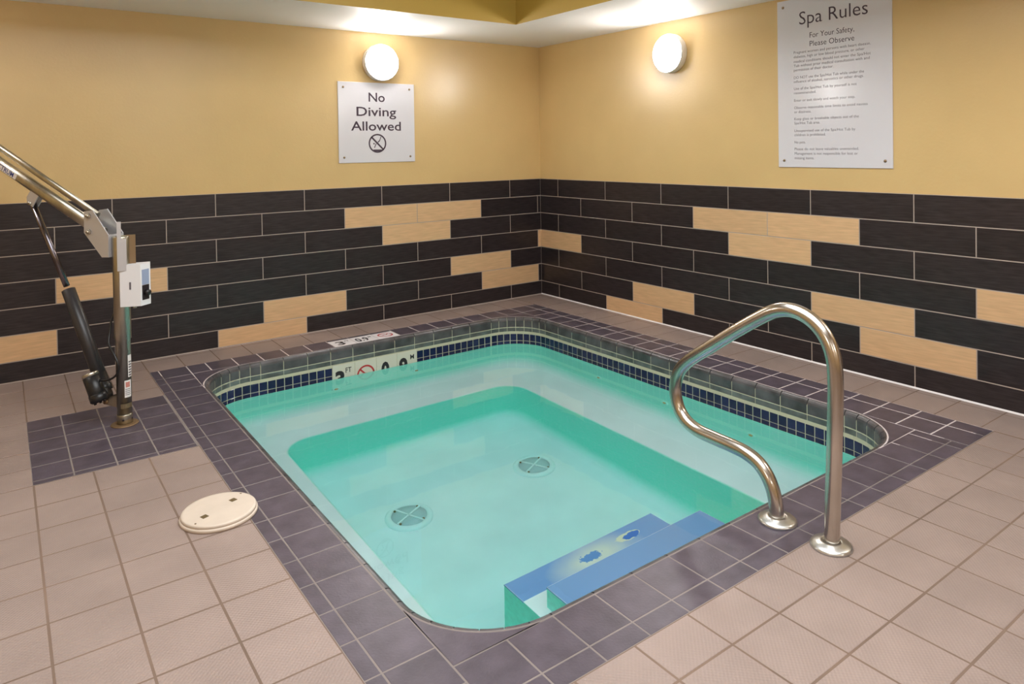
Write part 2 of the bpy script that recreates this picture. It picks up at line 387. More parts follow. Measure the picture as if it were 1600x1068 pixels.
wr = wall('wall_right', (0, -1, 0), (-1, 0, 0), .265, {(1, 2), (1, 3), (2, 3), (3, -1), (3, 5), (4, 4), (5, 1), (5, 4), (6, 1)}, -ROOM_Y + .12)
wl['label'] = 'left wall, yellow paint above dark and beige plank tiles'
wr['label'] = 'right wall, yellow paint above dark and beige plank tiles'
b = MB(); b.box(ROOM_X - .12, .12, ROOM_Y - .12, ROOM_Y, -.05, 2.25); b.build('wall_back', PAINT, kind='structure')
b = MB(); b.box(ROOM_X - .12, ROOM_X, ROOM_Y, 0, -.05, 2.25); b.build('wall_front', PAINT, kind='structure')
# caulk bead along the foot of both walls
b = MB(); b.prism([(0, -.006, 0), (0, -.010, 0), (0, -.006, .004)], (ROOM_X, 0, 0)); b.build('trim_1', CAULK, kind='structure')
b = MB(); b.prism([(-.006, 0, 0), (-.018, 0, 0), (-.006, 0, .012)], (0, ROOM_Y, 0)); b.build('trim_2', CAULK, kind='structure')

# ------------------------------------------------------------------ ceiling: white soffit around a raised yellow tray
b = MB(); sx0, sx1, sy0, sy1 = ROOM_X + .9, -.885, ROOM_Y + .9, -.885
k = b.add([(x, y, CEIL) for x, y in ((.12, .12), (ROOM_X - .12, .12), (ROOM_X - .12, ROOM_Y - .12), (.12, ROOM_Y - .12), (sx1, sy1), (sx0, sy1), (sx0, sy0), (sx1, sy0))])
for i in range(4): j = (i + 1) % 4; b.face([k + i, k + j, k + 4 + j, k + 4 + i], 0)
t = b.add([(x, y, TRAY) for x, y in ((sx1, sy1), (sx0, sy1), (sx0, sy0), (sx1, sy0))])
for i in range(4): j = (i + 1) % 4; b.face([k + 4 + i, k + 4 + j, t + j, t + i], 1)
b.face([t, t + 1, t + 2, t + 3], 2)
ceil = b.build('ceiling', [WHITE, TRAYP, TRAYP], kind='structure')
ceil['label'] = 'white soffit around a raised yellow ceiling tray'

# ------------------------------------------------------------------ hot tub
tub = thing('hot_tub', 'sunken tiled hot tub with charcoal coping and turquoise interior', 'hot tub', (-1.83, -2.05, 0))
tub_off = Vector((1.83, 2.05, 0))
def tb(b, name, m, label=None, kind=None, parent=None):
    b.v = [tuple(Vector(v) + tub_off) for v in b.v]
    return b.build(name, m, parent or tub, label=label, kind=kind)
ZW = -.204
# shell
D = .031
loops = [qloop(.024, -.2185), qloop(.0345, -.2185), qloop(.0355, -.2215), qloop(.0355, -.50)]
for i in range(1, 6):
    a = i / 5 * PI / 2; loops.append(qloop(.0355 + .13 * (1 - math.cos(a)), -.49 - .13 * math.sin(a)))
def pit(d, z): return [(x, y, z) for x, y in rrect(-2.705 + d, -1.06 - d, -3.44 + d, -1.012 - d, .17 - d)]
loops += [pit(-.012, -.62), pit(-.003, -.623), pit(0, -.632), pit(.004, -1.02)]
for i in range(1, 5):
    a = i / 4 * PI / 2; loops.append(pit(.004 + .08 * (1 - math.cos(a)), -1.02 - .08 * math.sin(a)))
b = MB(); b.rings(loops, 0, True, cap=False)
k = len(b.v) - len(loops[-1]); b.face(list(range(k, k + len(loops[-1]))), 0)
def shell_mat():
    m = PLASTER.copy(); m.name = 'water_lit_pool_plaster'; nt = m.node_tree; n = nt.nodes; bs = n['Principled BSDF']
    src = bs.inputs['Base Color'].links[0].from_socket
    a = n.new('ShaderNodeAttribute'); a.attribute_name = 'painted_water_light'
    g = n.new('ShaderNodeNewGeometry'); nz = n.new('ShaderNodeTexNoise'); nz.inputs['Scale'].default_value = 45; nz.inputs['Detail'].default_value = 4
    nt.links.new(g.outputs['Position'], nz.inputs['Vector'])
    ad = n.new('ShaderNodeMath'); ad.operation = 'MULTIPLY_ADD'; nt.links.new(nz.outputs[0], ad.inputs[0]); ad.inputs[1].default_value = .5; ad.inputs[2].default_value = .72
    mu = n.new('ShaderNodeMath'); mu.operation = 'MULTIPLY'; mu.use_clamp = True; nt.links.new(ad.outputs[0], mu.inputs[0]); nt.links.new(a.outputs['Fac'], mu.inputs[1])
    mx = n.new('ShaderNodeMix'); mx.data_type = 'RGBA'; nt.links.new(mu.outputs[0], mx.inputs[0]); nt.links.new(src, mx.inputs[6]); mx.inputs[7].default_value = (.28, .90, .74, 1)  # green of the water light mixed into the white plaster
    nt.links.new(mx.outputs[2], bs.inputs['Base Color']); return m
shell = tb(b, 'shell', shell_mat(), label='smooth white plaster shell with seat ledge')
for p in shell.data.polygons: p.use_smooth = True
nl = len(loops[0]); WATER_LIGHT = [1, 1, 1, 1] + [1, .75, .4, .12, 0] + [0, .6, 1, 1] + [.8, .45, .15, 0]  # painted water light per ring: full on upright faces, fading through the coves
at = shell.data.attributes.new('painted_water_light', 'FLOAT', 'POINT')
at.data.foreach_set('value', [WATER_LIGHT[i // nl] for i in range(len(shell.data.vertices))])
# make sure the shell faces inwards
bm = bmesh.new(); bm.from_mesh(shell.data)
fl_ = min(bm.faces, key=lambda q: q.calc_center_median().z)
if fl_.normal.z < 0: bmesh.ops.reverse_faces(bm, faces=bm.faces)
bm.to_mesh(shell.data); bm.free()
b = MB(); b.rings([qloop(.003, -.006), qloop(.0284, -.03), qloop(.0284, -.245)], 0, False, cap=False)
tb(b, 'grout_band', BAND, label='pale grout bed behind the waterline tiles')
def us(vals, k):                                    # coordinates along straight k -> u
    a, e, n = ST[k]; ax = 0 if a[0] != e[0] else 1
    return [(v - a[ax]) / (e[ax] - a[ax]) for v in vals]
def piece(b, sec, ua, ub, prof, seg, gap=.004):
    L_ = math.dist(pt(sec, 0, 0), pt(sec, 1, 0)) if sec[0] == 's' else PI / 2 * QR
    g = gap / 2 / L_; ua += g; ub -= g
    rs = []
    for i in range(seg + 1):
        u = ua + (ub - ua) * i / seg; rs.append([(*pt(sec, u, d), z) for d, z in prof])
    b.rings(rs, 0, False, True)
COPP = [(.0015, -.02), (.0015, -.002), (.004, 0), (.012, -.0008), (.021, -.006), (.027, -.013), (.030, -.025), (.030, -.074), (.028, -.0765), (.02, -.0765)]
TRMP = [(.022, -.0805), (.0285, -.0805), (.0295, -.082), (.0295, -.108), (.0285, -.1095), (.022, -.1095)]
def mosp(z1, z0): return [(.022, z0), (.0292, z0), (.0302, z0 + .0015), (.0302, z1 - .0015), (.0292, z1), (.022, z1)]
breaks = {
    's0': us([QX0 + QR] + [-2.577 + .1602 * i for i in range(11)] + [QX1 - QR], 0),
    's1': us([QY0 + QR] + [-3.065 + .1592 * i for i in range(14)] + [QY1 - QR], 1),
    's2': us([QX1 - QR] + [-1.113 - .1573 * i for i in range(10)] + [-2.674, QX0 + QR], 2),
    's3': us([QY1 - QR] + [-.945 - .1603 * i for i in range(15)] + [QY0 + QR], 3)}
for kk in range(4): breaks['a%d' % kk] = [i / 7 for i in range(8)]
for sec, us_ in breaks.items():
    us_ = sorted(us_); us_ = [u for u in us_ if -1e-6 <= u <= 1 + 1e-6]
    for ua, ub in zip(us_, us_[1:]):
        if ub - ua < .01: continue
        seg = 1 if sec[0] == 's' else 3
        b = MB(); piece(b, sec, ua, ub, COPP, seg, .005); o = tb(b, 'coping_tile', COPING)
        b = MB(); piece(b, sec, ua, ub, TRMP, seg, .004); tb(b, 'trim_tile', TRIMT)
MW = [-2.204, -2.045, -1.886, -1.728, -1.569]
hidden = MB(); PM = .0536
mos = {'s2': [], 's1': []}
xs_ = [MW[4] + PM * i for i in range(0, 14)]; mos['s2'] += [(a, c) for a, c in zip(xs_, xs_[1:]) if c < QX1 - QR + .01]
xs_ = [MW[0] - PM * i for i in range(0, 14)]; mos['s2'] += [(a, c) for c, a in zip(xs_, xs_[1:]) if a > QX0 + QR - .01]
ny = round((QY1 - QY0 - 2 * QR) / PM); st = (QY1 - QY0 - 2 * QR) / ny
mos['s1'] = [(QY0 + QR + st * i, QY0 + QR + st * (i + 1)) for i in range(ny)]
ROWS = [(-.130, -.182), (-.1852, -.2372)]
nm = 0
for kk, sec in ((2, 's2'), (1, 's1')):
    for a, c in mos[sec]:
        ua, ub = sorted(us([a, c], kk))
        for z1, z0 in ROWS:
            b = MB(); piece(b, sec, ua, ub, mosp(z1, z0), 1, .0055); tb(b, 'mosaic_tile', NAVY); nm += 1
for kk in range(4):
    for i in range(9):
        for z1, z0 in ROWS:
            b = MB() if kk in (0, 1, 2) else hidden
            piece(b, 'a%d' % kk, i / 9, (i + 1) / 9, mosp(z1, z0), 2, .0055)
            if kk in (0, 1, 2): tb(b, 'mosaic_tile', NAVY); nm += 1
for sec in ('s0', 's3'):
    L_ = math.dist(pt(sec, 0, 0), pt(sec, 1, 0)); n_ = round(L_ / PM)
    for i in range(n_):
        for z1, z0 in ROWS: piece(hidden, sec, i / n_, (i + 1) / n_, mosp(z1, z0), 1, .0055)
tb(hidden, 'mosaic_band', NAVY, kind='stuff')
# lettered depth markers on the far wall, partly under water
YM = QY1 - .0315
def ring_text(b, c, ux, uy, ro, ri, n=36):          # flat ring
    c = Vector(c); a = [c + ux * ro * math.cos(2 * PI * i / n) + uy * ro * math.sin(2 * PI * i / n) for i in range(n)]
    d = [c + ux * ri * math.cos(2 * PI * i / n) + uy * ri * math.sin(2 * PI * i / n) for i in range(n)]
    k = b.add(a); k2 = b.add(d)
    for i in range(n): j = (i + 1) % n; b.face([k + i, k + j, k2 + j, k2 + i])
def bar(b, p, q, ux, uy, w):
    p, q = Vector(p), Vector(q); t = (q - p).normalized(); nn = ux.cross(uy).cross(t).normalized() * w / 2
    k = b.add([p - nn, q - nn, q + nn, p + nn]); b.face([k, k + 1, k + 2, k + 3])
X3, Y3, Z3 = Vector((1, 0, 0)), Vector((0, 1, 0)), Vector((0, 0, 1))
def put_text(name, me, mx, parent, label=None):
    o = obj(name, me, parent, label=label); o.matrix_parent_inverse = Matrix(); o.matrix_local = Matrix.Translation(-parent_world(parent)) @ mx; return o
def parent_world(p):
    v = Vector((0, 0, 0))
    while p is not None: v += p.location; p = p.parent
    return v
for i in range(4):
    x0, x1 = MW[i], MW[i + 1]; cx = (x0 + x1) / 2
    b = MB(); b.box(x0 + .002, x1 - .002, YM, YM + .009, -.272, -.117)
    tile = tb(b, 'depth_marker', CREAM, label=['cream wall marker tile for feet', 'cream wall marker tile with no-diving ring', 'cream wall marker tile with a zero', 'cream wall marker tile for metres'][i])
    yy = YM - .0008
    if i == 1:
        b = MB(); c = (cx, yy, -.218); ring_text(b, c, X3, Z3, .066, .054); bar(b, (cx - .04, yy, -.178), (cx + .04, yy, -.258), X3, Z3, .012)
        tb(b, 'no_diving_symbol', RED, parent=None).parent = tile
    else:
        me = text_mesh('numeral', {0: '3', 2: '0.', 3: '9'}[i], BLACK, height=.112, width={0: .066, 2: .086, 3: .066}[i], bold=.045, align='LEFT')
        put_text('numeral', me, frame((x0 + {0: .018, 2: .036, 3: .016}[i], yy, -.270), X3, Z3, -Y3), tile)
        if i in (0, 3):
            me = text_mesh('unit_lettering', 'FT' if i == 0 else 'M', BLACK, height=.036, width=.042 if i == 0 else .03, bold=.008)
            put_text('unit_lettering', me, frame((x0 + (.092 if i == 0 else .105), yy, -.178), X3, Z3, -Y3), tile)
# white marker tiles let into the deck
for i in range(3):
    x0, x1 = MK[i], MK[i + 1]; cx = (x0 + x1) / 2
    b = MB(); b.box(x0 + .003, x1 - .003, QY1 + .003, -.354, -.012, .0003)
    tile = b.build('depth_marker', MWHITE, floor, label=['white deck marker tile reading 3 FT', 'white deck marker tile reading 0.9 M', 'white deck marker tile with red no-diving symbol'][i])
    if i < 2:
        me = text_mesh('numeral', '3' if i == 0 else '0.9', BLACK, height=.092, width=.058 if i == 0 else .092, bold=.02)
        put_text('numeral', me, frame((x0 + (.034 if i == 0 else .018), QY1 + .028, .0009), X3, Y3, Z3), tile)
        me = text_mesh('unit_lettering', 'FT' if i == 0 else 'M', BLACK, height=.03, width=.032 if i == 0 else .022, bold=.008)
        put_text('unit_lettering', me, frame((x0 + (.104 if i == 0 else .122), QY1 + .092, .0009), X3, Y3, Z3), tile)
    else:
        b = MB(); c = (cx, QY1 + .08, .0009); ring_text(b, c, X3, Y3, .056, .045)
        bar(b, (cx - .036, QY1 + .114, .0009), (cx + .036, QY1 + .046, .0009), X3, Y3, .009)
        bar(b, (cx - .03, QY1 + .072, .0009), (cx + .008, QY1 + .082, .0009), X3, Y3, .008); bar(b, (cx + .008, QY1 + .082, .0009), (cx + .03, QY1 + .106, .0009), X3, Y3, .007)
        b.build('no_diving_symbol', RED, tile)
# two steps with blue treads
def step(x0, x1, y0, y1, z, c0, c1, m, label, tl):
    b = MB(); b.box(x0, x1, y0, y1, -1.11, z - .004, 0); b.box(x0, x1, y0, y1, z - .004, z - .001, 1); st_ = tb(b, 'step', [WATERLIT, PLASTER], label=label)  # sides carry the painted water light, top stays white plaster
    b = MB(); a, c = (x1 - x0) / 2 + .001, (c1 - c0) / 2
    b.rings([[(-a, -c, -.010), (a, -c, -.010), (a, c, -.010), (-a, c, -.010)], [(-a, -c, -.003), (a, -c, -.003), (a, c, -.003), (-a, c, -.003)],
             [(-a + .003, -c + .003, 0), (a - .003, -c + .003, 0), (a - .003, c - .003, 0), (-a + .003, c - .003, 0)]], sm=False)
    b.build('step_tread', m, st_, ((x0 + x1) / 2 + 1.83, (c0 + c1) / 2 + 2.05, z), label=tl)
step(-2.38, -1.538, -3.30, -2.825, -.63, -2.957, -2.824, BLUE, 'lower underwater step', 'blue tread with two worn patches')
step(-2.326, -1.436, -3.563, -3.036, -.49, -3.563, -3.035, BLUE2, 'upper underwater step', 'plain blue tread')
# jets
for x, y, z, n in ((-2.184, QY1 - D, -.414, (0, -1, 0)), (-1.579, QY1 - D, -.40, (0, -1, 0)), (QX1 - D, -1.456, -.45, (-1, 0, 0)), (QX1 - D, -2.075, -.449, (-1, 0, 0)), (QX1 - D, -2.722, -.437, (-1, 0, 0))):
    b = MB(); b.lathe([(.030, 0), (.030, .005), (.024, .009), (.014, .009), (.012, .004), (.001, .004)], n, (x, y, z), 20)
    j = tb(b, 'jet', WATERLIT, label='small round wall jet')
    b = MB(); b.lathe([(.013, .003), (.013, .013), (.007, .016), (.001, .016)], n, (x, y, z), 14); o = tb(b, 'jet_nozzle', JETM, label='yellowed nozzle'); o.parent = j
# drain covers on the floor of the tub
for x, y, lab in ((-2.27, -1.77, 'round cross-ribbed drain cover on the tub floor, the one nearer the deck lid'), (-1.43, -1.76, 'round cross-ribbed drain cover on the tub floor, the one nearer the far corner')):
    t = thing('drain_cover', lab, 'drain cover', (x, y, -1.10), 'main drain covers')
    b = MB(); b.lathe([(.128, .0), (.128, .008), (.118, .020), (.098, .024), (.094, .018), (.094, .0)], n=40); b.build('rim', DRAINM, t)
    b = MB(); b.lathe([(.095, .002), (.095, .016), (.05, .020), (.001, .021)], n=36); b.build('grate', DRAING, t, label='grey domed grate')
    b = MB(); a = .45
    for q in range(2):
        dx, dy = math.cos(a + q * PI / 2), math.sin(a + q * PI / 2); px, py = -dy * .005, dx * .005
        b.prism([(-dx * .096 - px, -dy * .096 - py, .017), (dx * .096 - px, dy * .096 - py, .017), (dx * .096 + px, dy * .096 + py, .017), (-dx * .096 + px, -dy * .096 + py, .017)], (0, 0, .011))
    b.build('cross_rib', DRAINM, t)
    for q in range(4):
        b = MB(); b.lathe([(.006, .0), (.006, .027), (.001, .028)], org=(.088 * math.cos(a + q * PI / 2 + .12), .088 * math.sin(a + q * PI / 2 + .12), 0), n=10); b.build('screw', RUST, t)
# water
b = MB(); b.rings([qloop(.016, -1.16), qloop(.016, ZW)], 0, False, True)
wo = b.build('water', WATER, kind='stuff', label='clear turquoise water filling the sunken hot tub'); wo['category'] = 'water'

# ------------------------------------------------------------------ grab rail
gr = thing('grab_rail', 'bent stainless steel grab rail on two round flanges at the tub edge', 'grab rail', (-1.79, -3.69, 0))
prof = [(-3.894, .004), (-3.897, .11), (-3.902, .22), (-3.906, .33), (-3.910, .44), (-3.912, .545), (-3.905, .632), (-3.876, .698), (-3.826, .742), (-3.762, .761), (-3.697, .751),
        (-3.63, .716), (-3.519, .643), (-3.398, .558), (-3.295, .484), (-3.243, .430), (-3.22, .375), (-3.218, .325), (-3.236, .270), (-3.275, .232), (-3.335, .212), (-3.424, .207), (-3.50, .205),
        (-3.56, .199), (-3.615, .178), (-3.657, .132), (-3.68, .07), (-3.686, .004)]
b = MB(); b.tube([(p - Vector((-1.79, -3.69, 0))) for p in smooth_path([(-1.79, y, z) for y, z in prof], 4)], .0252, 20); b.build('rail_tube', STEEL, gr)
for y in (-3.892, -3.688):
    b = MB(); b.lathe([(.067, .0), (.067, .007), (.060, .013), (.036, .019), (.0275, .021), (.0262, .004)], org=(0, y + 3.69, 0), n=36); b.build('flange', FLANGE, gr, label='polished round floor flange')

# ------------------------------------------------------------------ pool lift
LP = Vector((-3.495, -1.178, 0))
lift = thing('pool_lift', 'steel pool lift with slanting arm, actuator and white control box', 'pool lift', LP)
A = Vector((-.605, .796, 0)); NP = Vector((.796, .605, 0)); FR = -NP          # arm direction; FR faces the viewer
def P(s, z, d=0): return A * s + FR * d + Z3 * z
b = MB(); b.lathe([(.0335, .0), (.0335, .42), (.0375, .425), (.0375, .925), (.0355, .932), (.001, .933)], org=A * .022, n=28); post = b.build('post', GALV, lift)
b = MB(); b.lathe([(.0355, .0), (.0355, .05), (.0345, .052)], org=A * .022, n=24); b.build('socket_sleeve', GALV, lift)
for d in (-.4, .9):
    b = MB(); b.lathe([(.005, 0), (.005, .002), (.001, .002)], axis=(math.sin(d + .1), -math.cos(d + .1), 0), org=A * .022 + Vector((math.sin(d + .1), -math.cos(d + .1), 0)) * .0345 + Z3 * .028, n=10); b.build('bolt', BLACK, lift)
b = MB(); b.lathe([(.062, .0), (.062, .003), (.056, .005), (.036, .006)], org=A * .022, n=30); b.build('floor_collar', RUST, lift, label='rust-stained floor collar')
# arm and link
def rbar(b, p, q, w, h, up, ch=.25):
    p, q, up = Vector(p), Vector(q), Vector(up); t = (q - p).normalized(); sd = t.cross(up).normalized(); up = sd.cross(t)
    sec = []
    for sx_, sy_ in ((1, 1), (-1, 1), (-1, -1), (1, -1)):
        for k_ in range(4):
            a_ = math.atan2(sy_, sx_) + (k_ / 3 - .5) * PI / 2
            cxx, cyy = sx_ * (w / 2 - min(w, h) * ch), sy_ * (h / 2 - min(w, h) * ch)
            sec.append((cxx + math.cos(a_) * min(w, h) * ch, cyy + math.sin(a_) * min(w, h) * ch))
    b.rings([[c + sd * x + up * y for x, y in sec] for c in (p, q)], 0, True, True)
b = MB(); rbar(b, P(.13, .945), P(1.06, 1.436), .046, .057, Z3, .45); arm = b.build('arm', GALV, lift)
b = MB(); rbar(b, P(.16, 1.034), P(1.06, 1.522), .024, .030, Z3, .45); b.build('link_bar', GALV, lift)
b = MB(); rbar(b, P(1.06, 1.38), P(1.06, 1.56), .05, .06, A); b.build('arm_end', GALV, lift)
tm = text_mesh('arm_lettering', 'SPECTRUM', NAVYINK, height=.026, width=.17, bold=.012)
ad = Vector((P(1.06, 1.436) - P(.13, .945))).normalized(); au = FR.cross(ad); au = au if au.z > 0 else -au
# sticker on the face of the arm towards the viewer
def on_arm(s, off, d): return P(.13, .945) + ad * s + au * off + FR * d
b = MB(); pts = [on_arm(.60, -.015, .0235), on_arm(.92, -.015, .0235), on_arm(.92, .015, .0235), on_arm(.60, .015, .0235)]
b.prism(pts, FR * .0008); b.build('sticker', STICK, arm)
o = obj('arm_lettering', tm, arm); o.matrix_local = frame(on_arm(.79, -.012, .0248), -ad, au, FR)
# head plates with bolts
pl2 = [(.198, 1.055), (.145, 1.062), (.050, .942), (.050, .832), (.092, .831), (.200, .950)]
for d, nm_ in ((.040, 'plate'), (-.046, 'plate')):
    b = MB(); b.prism([P(s, z, d) for s, z in pl2], FR * .006); o = b.build('head_plate', PLATE, lift)
b = MB(); b.prism([P(.05, .832, -.04), P(.05, .942, -.04), P(.05, .942, .04), P(.05, .832, .04)], A * .005); b.build('head_web', PLATE, lift)
for s, z in ((.166, 1.034), (.166, .955)):
    b = MB(); b.lathe([(.013, 0), (.013, .008), (.010, .011), (.001, .011)], FR, P(s, z, .046), 6, sm=False); b.lathe([(.007, .0), (.007, .016), (.001, .016)], FR, P(s, z, .046), 12); b.build('bolt', GALV, lift)
# control box bracket: front plate, rear plate and tab
VX, VY = Vector((.985, -.17, 0)), Vector((-.17, -.985, 0))                       # box frame: VX to the right, VY towards the viewer
BO = A * .022 - Vector((.016, 0, 0))
def Bx(x, d, z): return BO + VX * x + VY * d + Z3 * z
def bslab(name, x0, x1, d0, d1, z0, z1, m, parent=lift, label=None):
    b = MB(); b.prism([Bx(x0, d0, z0), Bx(x1, d0, z0), Bx(x1, d1, z0), Bx(x0, d1, z0)], Z3 * (z1 - z0)); return b.build(name, m, parent, label=label)
bslab('bracket_plate', .002, .042, .044, .048, .765, .922, PLATE); bslab('bracket_plate', .042, .080, .000, .004, .79, .936, RUST, label='brown rear bracket plate')
bslab('bracket_web', .038, .042, .004, .044, .765, .922, PLATE); bslab('bracket_tab', .002, .020, .030, .036, .90, 1.005, PLATE)
# control box: six-sided, its slanted edge carries the panel
bx = MB(); top = [(.010, .040), (.100, .064), (.142, .018), (.142, -.02), (.010, -.02)]
bx.prism([Bx(x, d, .588 + (.0)) for x, d in top], Z3 * .205); box_ = bx.build('control_box', BOXW, lift)
def Pn(t, z, o_=.0): # point on the slanted face
    x, d = .100 + (.142 - .100) * t, .064 + (.018 - .064) * t; nx, nd = .046, .042; l_ = math.hypot(nx, nd); return Bx(x + nx / l_ * o_, d + nd / l_ * o_, z)
b = MB(); nn = (Pn(.5, 0, 1) - Pn(.5, 0, 0)); b.prism([Pn(.15, .69, 0), Pn(.85, .69, 0), Pn(.85, .765, 0), Pn(.15, .765, 0)], nn * .0015); b.build('panel', LCD, box_, label='grey-blue display panel')
b = MB(); b.prism([Pn(.15, .615, 0), Pn(.85, .615, 0), Pn(.85, .688, 0), Pn(.15, .688, 0)], nn * .001); b.build('switch_panel', BLACK, box_)
b = MB(); b.lathe([(.016, 0), (.014, .018), (.001, .019)], nn, Pn(.55, .65, .001), 14); b.build('knob', RUBBER, box_, label='black rotary knob')
fn = Vector((Bx(.1, .064, 0) - Bx(.01, .04, 0))).normalized(); fo = fn.cross(Z3); fo = fo if fo.dot(VY) > 0 else -fo
c_ = Bx(.055, .052, .69); b = MB()
b.prism([c_ - fn * .004 - Z3 * .018, c_ + fn * .004 - Z3 * .018, c_ + fn * .004 + Z3 * .018, c_ - fn * .004 + Z3 * .018], fo * .0012); b.build('label_plate', GREYINK, box_)
b = MB(); b.lathe([(.013, 0), (.013, -.014), (.009, -.03), (.001, -.03)], (0, 0, 1), Bx(.035, .01, .588), 12); b.build('cable_plug', RUBBER, box_)
b = MB(); b.lathe([(.009, 0), (.009, -.012), (.001, -.012)], (0, 0, 1), Bx(.072, .03, .588), 12); b.build('cable_gland', GALV, box_)
# actuator from the bracket under the arm down to the foot of the post
b = MB(); b.prism([P(.60, 1.10, .012), P(.565, 1.072, .012), P(.53, 1.118, .012), P(.50, 1.155, .012), P(.55, 1.185, .012), P(.60, 1.125, .012)], FR * .006)
b.prism([P(.60, 1.10, -.018), P(.565, 1.072, -.018), P(.53, 1.118, -.018), P(.50, 1.155, -.018), P(.55, 1.185, -.018), P(.60, 1.125, -.018)], FR * .006); b.build('arm_lug', PLATE, lift)
b = MB(); b.lathe([(.010, -.024), (.010, .024), (.001, .025)], FR, P(.582, 1.090), 14); b.build('pivot_pin', GALV, lift)
top_, mid_, bot_ = P(.582, 1.088, 0), P(.362, .652, 0), P(.160, .199, 0)
act = thing_part = None
b = MB(); ax = (bot_ - mid_).normalized(); ln = (bot_ - mid_).length
b.lathe([(.022, -.004), (.031, 0), (.0315, ln - .002), (.027, ln), (.001, ln)], ax, mid_, 24); act = b.build('actuator', DARKM, lift, label='dark linear actuator tube')
b = MB(); b.tube([mid_ - (mid_ - top_).normalized() * .02, top_], .0145, 16); b.build('actuator_rod', RODM, act, label='shiny dark piston rod')
mt0 = P(.172, .258, .058); mx_ = ax
b = MB(); b.lathe([(.034, 0), (.0375, .004), (.0375, .018)], mx_, mt0, 28, cap=True); b.build('motor_cap', GALV, act, label='grey motor end cap')
b = MB(); b.lathe([(.0375, .018), (.0375, .110), (.034, .115), (.001, .116)], mx_, mt0, 28); b.build('motor', RUBBER, act, label='black drive motor')
# gearbox joins motor and screw
g0 = bot_ + ax * .0
b = MB(); b.lathe([(.033, -.045), (.033, .02), (.036, .022), (.036, .05), (.001, .052)], ax, bot_, 18)
sd = FR
rbar(b, mt0 + mx_ * .12 , mt0 + mx_ * .12 + (bot_ + ax * .06 - mt0 - mx_ * .12) * 1.0, .07, .06, ax, .3)
b.lathe([(.040, .108), (.040, .140), (.032, .148), (.001, .148)], mx_, mt0, 24); b.build('gearbox', RUBBER, act, label='black gearbox housing')
for q in range(3):
    b = MB(); a_ = q * 2.1 + .4; t_ = mx_.orthogonal().normalized(); b_ = mx_.cross(t_); b.lathe([(.006, .138), (.006, .156), (.001, .156)], mx_, mt0 + (t_ * math.cos(a_) + b_ * math.sin(a_)) * .024, 8); b.build('screw', BLACK, act)
b = MB()
for d in (-.02, .014): b.prism([P(.135, .095, d), P(.135, .122, d), P(.045, .152, d), P(.045, .085, d)], FR * .005)
b.build('foot_lug', GALV, lift)
b = MB(); b.lathe([(.012, -.028), (.012, .026), (.001, .026)], FR, P(.116, .108), 14); b.build('pivot_pin', RUST, lift, label='rusty lower pivot pin')
# cable
cp = [Bx(.035, .01, .565), Bx(.02, -.03, .54), P(.075, .55, -.02), P(.088, .52, .0), P(.082, .455, .02), P(.062, .405, .045), P(.010, .355, .062), P(-.012, .310, .064), P(.0, .268, .062), P(.05, .236, .055), P(.12, .226, .05), P(.185, .250, .03)]
b = MB(); b.tube(smooth_path(cp, 5), .0052, 10); b.build('cable', RUBBER, lift, label='black cable looped around the post')
# stickers on the post
def sticker(name, z0, z1, a0, a1, m, parent, r=.0342, label=None):
    b = MB(); ks = []
    for i in range(7):
        a = a0 + (a1 - a0) * i / 6; ks.append(b.add([A * .022 + Vector((math.sin(a), -math.cos(a), 0)) * r + Z3 * z for z in (z0, z1)]))
    for p, q in zip(ks, ks[1:]): b.face([p, q, q + 1, p + 1])
    return b.build(name, m, parent, label=label)
s1 = sticker('sticker', .138, .222, -.05, .95, STICK, post, label='white warning sticker with red print')
sticker('sticker_print', .188, .214, .1, .7, mat('pale_red_print', (.55, .22, .18), .5), s1, .0346)
for q in range(4): sticker('sticker_print', .150 + q * .009, .153 + q * .009, .05, .8, GREYINK, s1, .0346)
s2 = sticker('sticker', .236, .345, .45, 1.2, STICK, post, .0344, label='narrow white sticker, partly worn')
for q in range(6): sticker('sticker_print', .242 + q * .013, .249 + q * .013, .55, 1.1, GREYINK, s2, .0347)
s3 = sticker('engraved_band', .085, .108, -.6, 1.1, mat('brown_engraving', (.22, .17, .10), .5, .5), post, .034)

# ------------------------------------------------------------------ skimmer lid in the deck
lid = thing('deck_lid', 'round cream plastic skimmer lid on the beige deck tiles', 'lid', (-3.357, -2.40, 0))
b = MB(); b.lathe([(.112, 0), (.134, .0), (.134, .010), (.131, .013), (.112, .013)], n=56); b.build('collar', LIDM, lid)
b = MB(); b.lathe([(.001, .008), (.120, .008), (.129, .014), (.129, .0215), (.126, .0245), (.118, .0250), (.098, .0240), (.090, .0246), (.04, .0252), (.001, .0254)], n=56); cov = b.build('cover', LIDM, lid)
for sgn in (-1, 1):
    a = .52; cx, cy = math.cos(a) * .066 * sgn, math.sin(a) * .066 * sgn
    b = MB(); b.box(-.011, .011, -.011, .011, .018, .0259); o = b.build('finger_hole_shade', HOLE_SHADE, cov, (cx, cy, 0)); o.rotation_euler = (0, 0, .35)  # proud dark block; the shade of the hole is in its colour
    b = MB(); b.lathe([(.0035, .02), (.0035, .0262), (.001, .0264)], org=(math.cos(a + .1) * .116 * sgn, math.sin(a + .1) * .116 * sgn, 0), n=8); b.build('screw', SCREWM, cov)

